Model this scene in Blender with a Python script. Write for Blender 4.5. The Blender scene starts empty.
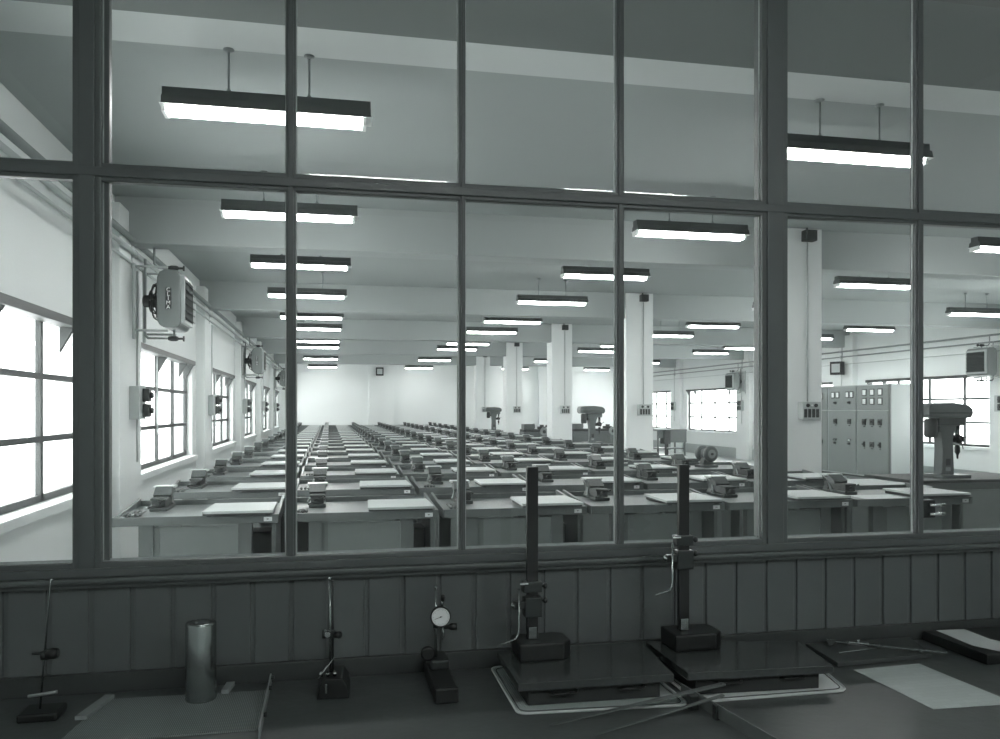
import bpy, bmesh, math, random
from mathutils import Vector, Matrix
random.seed(7)
C = bpy.context.scene.collection
sc = bpy.context.scene
PI = math.pi
CH = 1.62                                    # eye height above the floor
# ---------------------------------------------------------------- camera
cd = bpy.data.cameras.new('camera'); cam = bpy.data.objects.new('camera', cd); C.objects.link(cam)
cam.location = (0, 0, CH); cam.rotation_euler = (PI/2, 0, -math.atan2(171, 821))
cd.sensor_width = 36; cd.lens = 36*821/1000
cd.shift_y = (409-369.5)/1000
cd.clip_start = .05; cd.clip_end = 300
sc.camera = cam
# ---------------------------------------------------------------- daylight and exposure
w = bpy.data.worlds.new('world'); sc.world = w; w.use_nodes = True
bg = w.node_tree.nodes['Background']
bg.inputs[0].default_value = (1, 1, .985, 1); bg.inputs[1].default_value = 3.2
sc.view_settings.view_transform = 'Standard'; sc.view_settings.look = 'None'
sc.view_settings.gamma = 1; sc.view_settings.use_curve_mapping = False
sc.view_settings.exposure = 1.58
TUBE = 15.0
FRONT_TUBE = 24
# ---------------------------------------------------------------- materials
def mat(name, g, rough=.6, metal=0, noise=.06, scale=8, bump=0, tint=True, spec=.5, bscale=None):
    m = bpy.data.materials.new(name); m.use_nodes = True
    nt = m.node_tree; b = nt.nodes['Principled BSDF']
    t = (.865 + .12*min(1, g), 1, .98 + .015*min(1, g)) if tint else (1, 1, 1)
    b.inputs['Roughness'].default_value = rough; b.inputs['Metallic'].default_value = metal
    b.inputs['Specular IOR Level'].default_value = spec
    tc = nt.nodes.new('ShaderNodeTexCoord')
    n = nt.nodes.new('ShaderNodeTexNoise'); n.inputs['Scale'].default_value = scale; n.inputs['Detail'].default_value = 4
    nt.links.new(tc.outputs['Object'], n.inputs['Vector'])
    r = nt.nodes.new('ShaderNodeMapRange')
    r.inputs['To Min'].default_value = 1-noise; r.inputs['To Max'].default_value = 1+noise
    nt.links.new(n.outputs['Fac'], r.inputs['Value'])
    v = nt.nodes.new('ShaderNodeVectorMath'); v.operation = 'SCALE'
    v.inputs[0].default_value = (g*t[0], g*t[1], g*t[2]); nt.links.new(r.outputs[0], v.inputs['Scale'])
    nt.links.new(v.outputs[0], b.inputs['Base Color'])
    if bump:
        n2 = nt.nodes.new('ShaderNodeTexNoise'); n2.inputs['Scale'].default_value = bscale or scale*4
        nt.links.new(tc.outputs['Object'], n2.inputs['Vector'])
        bp = nt.nodes.new('ShaderNodeBump'); bp.inputs['Strength'].default_value = bump; bp.inputs['Distance'].default_value = .01
        nt.links.new(n2.outputs['Fac'], bp.inputs['Height']); nt.links.new(bp.outputs[0], b.inputs['Normal'])
    return m
def emis(name, s, col=(1, 1, 1)):
    m = bpy.data.materials.new(name); m.use_nodes = True; nt = m.node_tree
    b = nt.nodes['Principled BSDF']; b.inputs['Base Color'].default_value = (.9, .9, .9, 1)
    b.inputs['Emission Color'].default_value = (*col, 1); b.inputs['Emission Strength'].default_value = s
    return m
M = dict(
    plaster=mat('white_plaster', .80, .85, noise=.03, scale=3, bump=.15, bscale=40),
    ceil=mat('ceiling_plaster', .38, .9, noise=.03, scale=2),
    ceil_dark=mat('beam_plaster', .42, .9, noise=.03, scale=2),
    soffit_shade=mat('beam_soffit_shade', .20, .8, noise=.03, scale=2), ceil_lit=mat('ceiling_lit_strip', .62, .9, noise=.03, scale=2),  # same plaster: unlit beam soffit darkened, lit ceiling strip lightened by colour
    sill=mat('stone_sill', .75, .5, noise=.05),
    skirt_dark=mat('dark_skirting', .055, .5, noise=.1), flatsteel=mat('dull_tool_steel', .15, .4, noise=.1, scale=20),
    skirt=mat('skirting_paint', .40, .5),
    frame=mat('steel_window_frame', .05, .5),
    partition=mat('partition_paint', .105, .42, noise=.06, scale=5, bump=.05),
    panel=mat('panel_paint', .12, .5, noise=.08, scale=4, bump=.08),
    putty=mat('glazing_putty', .45, .7, noise=.3, scale=30),
    table=mat('bench_linoleum', .085, .34, noise=.18, scale=6, bump=.1),
    table_edge=mat('table_timber', .07, .5),
    bench=mat('bench_grey_enamel', .155, .42, noise=.07, scale=5),
    bench_panel=mat('bench_panel_enamel', .215, .45, noise=.10, scale=3),
    bench_top=mat('bench_top_steel', .18, .42, noise=.12, scale=9, metal=.0, bump=.04),
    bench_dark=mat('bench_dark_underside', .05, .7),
    board=mat('pale_drawing_board', .52, .45, noise=.05, scale=6),
    board_edge=mat('drawing_board_edge', .06, .6),
    tagw=mat('white_card', .85, .6, noise=0),
    ink=mat('ink', .03, .6, noise=0),
    iron=mat('cast_iron_paint', .06, .6, noise=.15, scale=20),
    jaw=mat('worn_jaw_steel', .60, .3, metal=.2, noise=.1, scale=20),
    vise_grey=mat('vise_grey_enamel', .085, .4, noise=.15, scale=20),
    steel=mat('ground_steel', .33, .22, metal=.85, noise=.08, scale=14),
    chrome=mat('chrome', .8, .15, metal=1, noise=.02),
    darksteel=mat('blackened_steel', .06, .35, metal=.6, noise=.1, scale=20),
    black=mat('black_lacquer', .017, .35, noise=.05),
    granite=mat('surface_plate_iron', .06, .16, noise=.25, scale=60, spec=.7),
    platebody=mat('surface_plate_body', .03, .6, noise=.1),
    wood=mat('file_handle_wood', .11, .5, noise=.15, scale=20),
    heater=mat('heater_hammered_enamel', .19, .35, noise=.10, scale=40, bump=.1),
    heater_light=mat('heater_light_enamel', .38, .4, noise=.08, scale=30),
    louvre=mat('heater_louvre', .06, .8, spec=.1),
    pipe=mat('painted_pipe', .50, .5),
    pipe_grey=mat('grey_painted_pipe', .30, .5),
    box=mat('switch_box_enamel', .50, .45, noise=.04),
    boxdark=mat('dark_socket', .05, .5),
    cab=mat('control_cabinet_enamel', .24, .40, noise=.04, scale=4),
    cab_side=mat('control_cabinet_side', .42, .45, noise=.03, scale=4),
    machine=mat('machine_tool_enamel', .135, .38, noise=.08, scale=10),
    lampbody=mat('lamp_housing_enamel', .085, .40, noise=.05),
    lampwhite=mat('lamp_reflector_white', .85, .5, noise=.02),
    paper=mat('drawing_paper', .70, .8, noise=.06, scale=14),
    dial=mat('dial_face', .85, .5, noise=.02),
    tube=emis('fluorescent_tube', TUBE, (1, 1, .985)),
    tube_front=emis('fluorescent_tube_dim', FRONT_TUBE, (.97, 1, .99)),
)
# polished floor of square cement tiles
def floor_mat():
    m = mat('terrazzo_tiles', .46, .30, noise=.05, scale=2); nt = m.node_tree; b = nt.nodes['Principled BSDF']
    tc = nt.nodes.new('ShaderNodeTexCoord'); br = nt.nodes.new('ShaderNodeTexBrick')
    br.offset = 0; br.inputs['Scale'].default_value = 1; br.inputs['Brick Width'].default_value = .3; br.inputs['Row Height'].default_value = .3
    br.inputs['Mortar Size'].default_value = .004
    br.inputs['Color1'].default_value = (.44, .47, .465, 1); br.inputs['Color2'].default_value = (.50, .53, .525, 1); br.inputs['Mortar'].default_value = (.2, .22, .22, 1)
    nt.links.new(tc.outputs['Object'], br.inputs['Vector']); nt.links.new(br.outputs['Color'], b.inputs['Base Color'])
    return m
M['floor'] = floor_mat()
def ribbed_mat(name, a, bb, period):
    m = mat(name, a, .6, noise=.05); nt = m.node_tree; b = nt.nodes['Principled BSDF']
    tc = nt.nodes.new('ShaderNodeTexCoord'); wv = nt.nodes.new('ShaderNodeTexWave'); wv.inputs['Scale'].default_value = .314/period
    nt.links.new(tc.outputs['Object'], wv.inputs['Vector'])
    mx = nt.nodes.new('ShaderNodeMix'); mx.data_type = 'RGBA'
    mx.inputs[6].default_value = (a*.88, a, a*.97, 1); mx.inputs[7].default_value = (bb*.88, bb, bb*.97, 1)
    nt.links.new(wv.outputs['Fac'], mx.inputs[0]); nt.links.new(mx.outputs[2], b.inputs['Base Color'])
    bp = nt.nodes.new('ShaderNodeBump'); bp.inputs['Strength'].default_value = .6; bp.inputs['Distance'].default_value = .003
    nt.links.new(wv.outputs['Fac'], bp.inputs['Height']); nt.links.new(bp.outputs[0], b.inputs['Normal'])
    return m
M['ribbed'] = ribbed_mat('ribbed_rubber', .34, .17, .005)
M['ribbed_white'] = ribbed_mat('ribbed_pale_rubber', .72, .36, .006)
def paper_mat():                                      # faint pencil drawing lines on paper
    m = mat('technical_drawing_paper', .55, .8, noise=.05); nt = m.node_tree; b = nt.nodes['Principled BSDF']
    tc = nt.nodes.new('ShaderNodeTexCoord'); br = nt.nodes.new('ShaderNodeTexBrick')
    br.inputs['Scale'].default_value = 1; br.inputs['Brick Width'].default_value = .055; br.inputs['Row Height'].default_value = .022
    br.inputs['Mortar Size'].default_value = .0011; br.inputs['Mortar Smooth'].default_value = .6
    br.inputs['Color1'].default_value = (.50, .55, .54, 1); br.inputs['Color2'].default_value = (.46, .51, .50, 1); br.inputs['Mortar'].default_value = (.42, .47, .46, 1)
    nt.links.new(tc.outputs['Object'], br.inputs['Vector']); nt.links.new(br.outputs['Color'], b.inputs['Base Color'])
    return m
M['drawing'] = paper_mat()
def glass_mat(name, f, rough=.0):
    m = bpy.data.materials.new(name); m.use_nodes = True; nt = m.node_tree; nt.nodes.clear()
    o = nt.nodes.new('ShaderNodeOutputMaterial'); t = nt.nodes.new('ShaderNodeBsdfTransparent'); g = nt.nodes.new('ShaderNodeBsdfGlossy')
    t.inputs[0].default_value = (.97, .98, .98, 1); g.inputs['Roughness'].default_value = rough
    lw = nt.nodes.new('ShaderNodeLayerWeight')            # same on both faces: reflection rises at grazing angles
    pw = nt.nodes.new('ShaderNodeMath'); pw.operation = 'POWER'; pw.inputs[1].default_value = 5; lw.inputs['Blend'].default_value = .5
    ml = nt.nodes.new('ShaderNodeMath'); ml.operation = 'MULTIPLY_ADD'; ml.inputs[1].default_value = .6; ml.inputs[2].default_value = f
    nt.links.new(lw.outputs['Facing'], pw.inputs[0]); nt.links.new(pw.outputs[0], ml.inputs[0])
    mx = nt.nodes.new('ShaderNodeMixShader')
    nt.links.new(ml.outputs[0], mx.inputs[0]); nt.links.new(t.outputs[0], mx.inputs[1]); nt.links.new(g.outputs[0], mx.inputs[2]); nt.links.new(mx.outputs[0], o.inputs[0])
    return m
M['glass'] = glass_mat('window_glass', .018)

# ---------------------------------------------------------------- mesh helpers
class MB:
    def __init__(s): s.bm = bmesh.new()
    def box(s, a, b, bev=0, mi=0, mtx=None):
        r = bmesh.ops.create_cube(s.bm, size=1); vs = r['verts']
        for v in vs:
            v.co = Vector([(a[i]+b[i])/2 + v.co[i]*(b[i]-a[i]) for i in range(3)])
        fs = {f for v in vs for f in v.link_faces}
        for f in fs: f.material_index = mi
        if bev:
            es = {e for v in vs for e in v.link_edges}
            r2 = bmesh.ops.bevel(s.bm, geom=list(es), offset=bev, segments=2, affect='EDGES', profile=.6, material=-1)
            vs = list({v for f in r2['faces'] for v in f.verts} | {v for v in vs if v.is_valid})
        if mtx is not None: bmesh.ops.transform(s.bm, matrix=mtx, verts=vs)
        return s
    def ring(s, c, u, v, r, n):
        return [s.bm.verts.new(c + u*(r*math.cos(2*PI*k/n)) + v*(r*math.sin(2*PI*k/n))) for k in range(n)]
    def tube(s, pts, r, n=10, mi=0, caps=True):
        pts = [Vector(p) for p in pts]; rs = r if isinstance(r, (list, tuple)) else [r]*len(pts)
        prev = None; t0 = (pts[1]-pts[0]).normalized()
        u = t0.orthogonal().normalized()
        for i, p in enumerate(pts):
            if i == 0: t = (pts[1]-pts[0])
            elif i == len(pts)-1: t = pts[-1]-pts[-2]
            else: t = (pts[i+1]-pts[i]).normalized() + (pts[i]-pts[i-1]).normalized()
            if t.length < 1e-7: t = t0.copy()
            t.normalize(); u = (u - t*u.dot(t)); u.normalize(); vv = t.cross(u)
            rg = s.ring(p, u, vv, max(rs[i], 1e-5), n)
            if prev:
                for k in range(n):
                    f = s.bm.faces.new((prev[k], prev[(k+1) % n], rg[(k+1) % n], rg[k])); f.smooth = True; f.material_index = mi
            elif caps: s.bm.faces.new(rg[::-1]).material_index = mi
            prev = rg
        if caps: s.bm.faces.new(prev).material_index = mi
        return s
    def cyl(s, a, b, r, n=16, mi=0): return s.tube([a, b], r, n, mi)
    def lathe(s, prof, c, axis, n=24, mi=0):           # prof: (distance along axis, radius)
        ax = Vector(axis).normalized(); c = Vector(c); u = ax.orthogonal().normalized(); vv = ax.cross(u); prev = None
        for (d, r) in prof:
            rg = s.ring(c+ax*d, u, vv, max(r, 1e-5), n)
            if prev:
                for k in range(n):
                    f = s.bm.faces.new((prev[k], prev[(k+1) % n], rg[(k+1) % n], rg[k])); f.smooth = True; f.material_index = mi
            else: s.bm.faces.new(rg[::-1]).material_index = mi
            prev = rg
        s.bm.faces.new(prev).material_index = mi
        return s
    def prism(s, poly, a, b, plane='xz', mi=0, bev=0):   # polygon in plane extruded along the remaining axis a..b
        def P(p, t):
            return {'xz': (p[0], t, p[1]), 'yz': (t, p[0], p[1]), 'xy': (p[0], p[1], t)}[plane]
        A = [s.bm.verts.new(P(p, a)) for p in poly]; B = [s.bm.verts.new(P(p, b)) for p in poly]
        n = len(poly); fs = [s.bm.faces.new(A), s.bm.faces.new(B[::-1])]
        for k in range(n): fs.append(s.bm.faces.new((A[k], B[k], B[(k+1) % n], A[(k+1) % n])))
        for f in fs: f.material_index = mi
        if bev:
            es = {e for f in fs for e in f.edges}
            bmesh.ops.bevel(s.bm, geom=list(es), offset=bev, segments=2, affect='EDGES', profile=.6, material=-1)
        return s
    def build(s, name, mats, parent=None):
        bmesh.ops.recalc_face_normals(s.bm, faces=s.bm.faces)
        me = bpy.data.meshes.new(name); s.bm.to_mesh(me); s.bm.free()
        for m in (mats if isinstance(mats, (list, tuple)) else [mats]): me.materials.append(M[m] if isinstance(m, str) else m)
        o = bpy.data.objects.new(name, me); C.objects.link(o)
        if parent: o.parent = parent
        return o
def tag(o, label, cat, group=None, kind=None):
    if label: o['label'] = label
    if cat: o['category'] = cat
    if group: o['group'] = group
    if kind: o['kind'] = kind
    return o
def thing(name, label, cat, loc=(0, 0, 0), rz=0, group=None):
    o = bpy.data.objects.new(name, None); C.objects.link(o); o.location = loc; o.rotation_euler = (0, 0, rz); o.empty_display_size = .1
    return tag(o, label, cat, group)
def copy_tree(o, parent=None):
    c = o.copy(); C.objects.link(c)
    if parent: c.parent = parent
    for ch in KIDS.get(o.name, []): copy_tree(ch, c)
    return c
KIDS = {}
def index(root):
    ks = list(root.children); KIDS[root.name] = ks
    for k in ks: index(k)
def struct(o): o['kind'] = 'structure'; return o
ORD = ['first', 'second', 'third', 'fourth', 'fifth', 'sixth', 'seventh', 'eighth', 'ninth', 'tenth', 'eleventh', 'twelfth', 'thirteenth',
       'fourteenth', 'fifteenth', 'sixteenth', 'seventeenth', 'eighteenth', 'nineteenth']

# ================================================================ THE BIG HALL: shell
XL, XR, Y0, YB = -2.0, 13.15, 2.66, 34.6
ZC = CH+2.03; ZBEAM = CH+1.59
floor = MB().box((-2.6, -4.2, -.12), (13.8, YB+.3, 0)).build('floor', 'floor'); struct(floor)
# ceiling slab
cb = MB()
cb.box((-2.6, 2.6, ZC), (13.8, YB+.3, ZC+.30)); cb.box((-2.6, -4.2, ZC+.13), (13.8, 2.6, ZC+.30))
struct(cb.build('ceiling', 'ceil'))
beam_y = [8.5+5.25*k for k in range(5)]
for k, y in enumerate(beam_y):
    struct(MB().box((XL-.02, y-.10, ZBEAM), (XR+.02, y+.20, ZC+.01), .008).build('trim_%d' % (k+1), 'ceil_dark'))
struct(MB().box((XL-.02, 2.60, ZBEAM), (XR+.02, 3.52, ZC+.14), .008).build('trim_6', 'soffit_shade'))  # beam by the partition, shade on its soffit put into the colour
struct(MB().box((XL-.02, 3.5, ZC-.012), (XR+.02, 4.83, ZC+.02), .002).build('trim_40', 'ceil_lit'))  # added thin band, paler colour stands for the lit strip of ceiling
# side walls with window openings
WIN = [(3.53+5.26*k, 7.68+5.26*k) for k in range(6)]; WIN[5] = (WIN[5][0], 33.95)
def side_wall(name, xin, xout, z0, z1, skip):
    a, b = min(xin, xout), max(xin, xout); m = MB()
    m.box((a, -4.2, 0), (b, YB, z0)); m.box((a, -4.2, z1), (b, YB, ZC+.29))
    ys = [-4.2]
    for (p, q) in WIN: ys += [p, q]
    ys.append(YB)
    for k in range(0, len(ys), 2): m.box((a, ys[k], z0), (b, ys[k+1], z1))
    return struct(m.build(name, 'plaster'))
ZL0, ZL1 = CH-.69, CH+.71; ZR0, ZR1 = CH-.79, CH+.72
side_wall('wall_left', XL, XL-.30, ZL0, ZL1, 0)
side_wall('wall_right', XR, XR+.30, ZR0, ZR1, 0)
struct(MB().box((-2.6, YB, 0), (13.8, YB+.25, ZC+.29)).build('wall_back', 'plaster'))
# pilasters
k = 7
for i, y in enumerate(beam_y):
    struct(MB().box((XL-.02, y-.45, 0), (XL+.13, y+.42, ZBEAM+.3), .006).build('trim_%d' % k, 'plaster')); k += 1
for i, y in enumerate(beam_y):
    struct(MB().box((XR-.14, y-.42, 0), (XR+.02, y+.42, ZBEAM+.3), .006).build('trim_%d' % k, 'plaster')); k += 1
# pilaster strips on the back wall
for x0 in (1.62, 8.9):
    struct(MB().box((x0, YB-.18, 0), (x0+1.0, YB+.02, ZC+.01), .006).build('trim_%d' % k, 'plaster')); k += 1
# free-standing pillars on the middle line
PX = [4.96, 5.09, 5.19, 5.22, 5.24]
for i, y in enumerate(beam_y):
    px = PX[i]
    struct(MB().box((px, y-.15, 0), (px+.50, y+.33, ZC+.02), .012).build('trim_%d' % k, 'plaster')); k += 1
# skirting
struct(MB().box((XL-.01, 2.7, 0), (XL+.02, YB, .30)).build('baseboard_left', 'skirt'))
struct(MB().box((XR-.02, 2.7, 0), (XR+.01, YB, .34)).build('baseboard_right', 'skirt'))
struct(MB().box((XL, YB-.02, 0), (XR, YB+.01, .30)).build('baseboard_back', 'skirt'))
# windows: steel frame, panes, head rail with brackets, winding handle, sill
wn = 2
for side in (0, 1):
    for i, (p, q) in enumerate(WIN):
        if side == 0: xw, s, z0, z1 = XL-.10, 1, ZL0, ZL1
        else: xw, s, z0, z1 = XR+.10, -1, ZR0, ZR1
        f = MB(); t = .028; d = .02
        f.box((xw-d, p, z0), (xw+d, p+2*t, z1)); f.box((xw-d, q-2*t, z0), (xw+d, q, z1))
        f.box((xw-d, p, z0), (xw+d, q, z0+2*t)); f.box((xw-d, p, z1-2*t), (xw+d, q, z1))
        for c in range(1, 4):
            yy = p+(q-p)*c/4; f.box((xw-d, yy-t, z0), (xw+d, yy+t, z1))
        for r in range(1, 3):
            zz = z0+(z1-z0)*r/3; f.box((xw-d-.002, p, zz-t*.8), (xw+d+.002, q, zz+t*.8))
        fr = struct(f.build('window_%d' % wn, 'frame')); wn += 1
        for c in range(4):
            a, b = p+(q-p)*c/4, p+(q-p)*(c+1)/4
            MB().box((xw-.003, a+t, z0+t), (xw+.003, b-t, z1-t)).build('glass_pane', 'glass', fr)
        sl = MB(); x1, x2 = sorted((xw-s*.1, xw+s*(.10+.07))); sl.box((x1, p-.1, z0-.07), (x2, q+.1, z0+.004), .008); sl.build('sill', 'sill', fr)
        # head rail carrying the blinds, on triangular brackets
        x1, x2 = sorted((xw+s*.02, xw+s*.15)); hr = MB().box((x1, p, z1-.065), (x2, q, z1+.0), .004).build('head_rail', 'frame', fr)
        for yy in (p+.35, p+.5*(q-p), q-.62, q-.05):
            if side == 0 or yy > q-1.0:
                MB().prism([(xw+s*.02, z1-.045), (xw+s*.14, z1-.045), (xw+s*.02, z1-.26)], yy-.02, yy+.02).build('bracket', 'frame', fr)
        if i < 3:
            yy = p+.45*(q-p); x0 = xw+s*.05
            MB().tube([(x0, yy, z1-.05), (x0, yy+.01, z0+.42), (x0+s*.01, yy+.02, z0+.38), (x0+s*.01, yy+.14, z0+.36), (x0+s*.01, yy+.15, z0+.27)], .008, 8).build('winding_handle', 'pipe_grey', fr)

# ================================================================ THE GLAZED PARTITION
YP = 2.60                                           # front face towards the table
def zc(z): return CH+z
pt = MB()
X = [(-1.93, -1.30), (-.734, -.655), (-.129, -.100), (.4075, .429), (.939, .966), (1.469, 1.568), (2.079, 2.112), (2.63, 2.66), (3.16, 3.26)]
posts = {1, 5, 8}
PZ0, PZT0, PZT1, PZTOP = zc(-.451), zc(.671), zc(.724), ZBEAM
for i, (a, b) in enumerate(X[1:], 1):
    if i in posts:
        pt.box((a, YP, zc(-.5)), (b, YP+.045, PZTOP), .004); pt.box((a+.018, YP-.006, zc(-.49)), (b-.018, YP+.004, PZTOP), .003)
        pt.box((a-.004, YP+.018, zc(-.5)), (b+(.018 if i == 1 else .004), YP+.05, PZTOP), .003)
    else:
        pt.box((a, YP+.002, PZ0-.01), (b, YP+.034, PZTOP), .003); pt.box((a+.007, YP-.004, PZ0), (b-.007, YP+.01, PZTOP), .002)
pt.box((-2.1, YP+.002, PZT0), (13.2, YP+.034, PZT1), .004); pt.box((-2.1, YP-.008, PZT0+.012), (13.2, YP+.01, PZT1-.014), .003)
pt.box((-2.1, YP+.001, zc(-.492)), (13.2, YP+.05, PZ0), .004); pt.box((-2.1, YP-.010, zc(-.492)), (13.2, YP+.01, PZ0-.016), .003)
pt.box((-2.1, YP+.002, ZBEAM-.06), (13.2, YP+.085, ZBEAM), .004)
part = struct(pt.build('window_1', 'partition'))
xs = [-1.26] + [0]*0
edges = [(-1.27, -.734)] + [(X[i][1], X[i+1][0]) for i in range(1, 8)]
for (a, b) in edges:
    for (z0, z1) in ((PZ0, PZT0), (PZT1, ZBEAM-.06)):
        MB().box((a, YP+.022, z0), (b, YP+.026, z1)).build('glass_pane', 'glass', part)
        # putty fillets round the pane
        g = MB(); e = .004
        g.prism([(YP+.026, z0-.002), (YP+.026+.010, z0-.002), (YP+.026, z0+.007)], a, b, 'yz')
        g.box((a-.001, YP+.016, z0), (a+.0035, YP+.022, z1)); g.box((b-.0035, YP+.016, z0), (b+.001, YP+.022, z1)); g.box((a, YP+.016, z0-.001), (b, YP+.022, z0+.003))
        g.build('putty', 'putty', part)
# small catch with a bright lever on the thin mullion
lk = MB().box((2.105, YP+.03, zc(-.40)), (2.185, YP+.07, zc(-.335)), .004).build('window_catch', 'black', part)
MB().cyl((2.15, YP+.02, zc(-.352)), (2.215, YP+.02, zc(-.352)), .006, 10).build('lever', 'chrome', lk)
MB().cyl((2.15, YP+.02, zc(-.385)), (2.215, YP+.02, zc(-.385)), .006, 10).build('lever', 'chrome', lk)
# solid leaf beyond the last post and left of the first (closes the partition)
wf = MB()
pitch = .1146; x = -.114-pitch*17; 
while x < 13.2:                                     # boarded dado, one groove every 11 cm
    wf.box((x+.006, YP+.012, 0), (x+pitch-.006, YP+.060, zc(-.515)), .004); x += pitch
wf.box((-2.1, YP+.019, 0), (13.2, YP+.055, zc(-.515)))
wfo = struct(wf.build('wall_front', 'panel'))
lg = MB().box((-2.1, YP-.030, zc(-.508)), (13.2, YP+.09, zc(-.492)), .005); lg.box((-2.1, YP-.012, zc(-.524)), (13.2, YP+.07, zc(-.506)), .004)
struct(lg.build('trim_30', 'partition'))
bb = MB().box((-2.1, YP-.004, 0), (13.2, YP+.03, zc(-.776)), .003)
struct(bb.build('baseboard_front', 'skirt_dark'))
wr = MB().box((3.26, YP, zc(-.5)), (13.2, YP+.08, ZBEAM)); struct(wr.build('wall_front_side', 'partition'))
# ================================================================ the small front room (behind the camera)
struct(MB().box((4.2, -4.0, 0), (4.4, YP, ZC+.29)).build('wall_right_front', 'plaster'))
struct(MB().box((-2.3, -4.2, 0), (13.4, -4.0, ZC+.29)).build('wall_back_front', 'plaster'))

# ================================================================ LAMPS
def make_lamp(tubem, label='', group='fluorescent lamps over the workshop'):
    t = thing('fluorescent_lamp', label, 'ceiling lamp', group=group)
    L = .575
    h = MB().prism([(-.045, -.262), (.045, -.262), (.048, -.31), (.068, -.315), (.078, -.362), (-.078, -.362), (-.068, -.315), (-.048, -.31)], -L+.01, L-.01, 'yz').build('housing', 'lampbody', t)
    MB().box((-L+.0, -.077, -.365), (L-.0, .077, -.361)).build('reflector', 'lampwhite', h)
    for y in (-.036, .036): MB().cyl((-L+.03, y, -.380), (L-.04, y, -.380), .021, 12).build('tube', tubem, t)
    for x in (-L+.02, L-.045):
        MB().box((x-.012, -.062, -.404), (x+.012, .066, -.364), .006).build('lamp_holder', 'lampwhite', t)
    for x in (-.22, .22):
        r = MB().cyl((x, 0, -.27), (x, 0, -.02), .006, 8); r.lathe([(0, .03), (.02, .03), (.03, .01)], (x, 0, 0), (0, 0, -1), 12); r.lathe([(0, .012), (.03, .012)], (x, 0, -.27), (0, 0, 1), 8)
        r.build('suspension_rod', 'pipe_grey', t)
    return t
lamp = make_lamp('tube'); index(lamp)
lamp_y = [4.82, 7.28, 9.80, 12.38, 15.28, 17.42, 20.65, 22.6, 25.8, 27.8, 31.0, 33.2]
lamp_x = [lambda y: -.345+.003*y, lambda y: 3.32+.0075*y, lambda y: min(7.56, 7.07+.14*max(0, y-9)**.75), lambda y: 11.1]
colname = ['nearest the left window wall', 'second in from the left window wall', 'just right of the pillars', 'nearest the right window wall']
first = True
for j, x in enumerate(lamp_x):
    for i, y in enumerate(lamp_y):
        if j == 2 and i == 0: continue
        if j == 3 and i < 2: continue
        if i in (8, 10): continue
        o = lamp if first else copy_tree(lamp); first = False
        o.location = (x(y), y, ZC)
        o['label'] = 'hanging twin-tube lamp %s, %s row from the glass partition' % (colname[j], ORD[i])
# lamps of the front room, behind the camera
fl = make_lamp('tube_front', 'twin-tube lamp on the ceiling of the front room behind the viewer', 'front room lamps')
fl.location = (0.4, -1.2, ZC+.12); index(fl)
f2 = copy_tree(fl); f2.location = (2.4, -1.2, ZC+.12); f2['label'] = 'twin-tube lamp behind the viewer, on the right'

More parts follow.
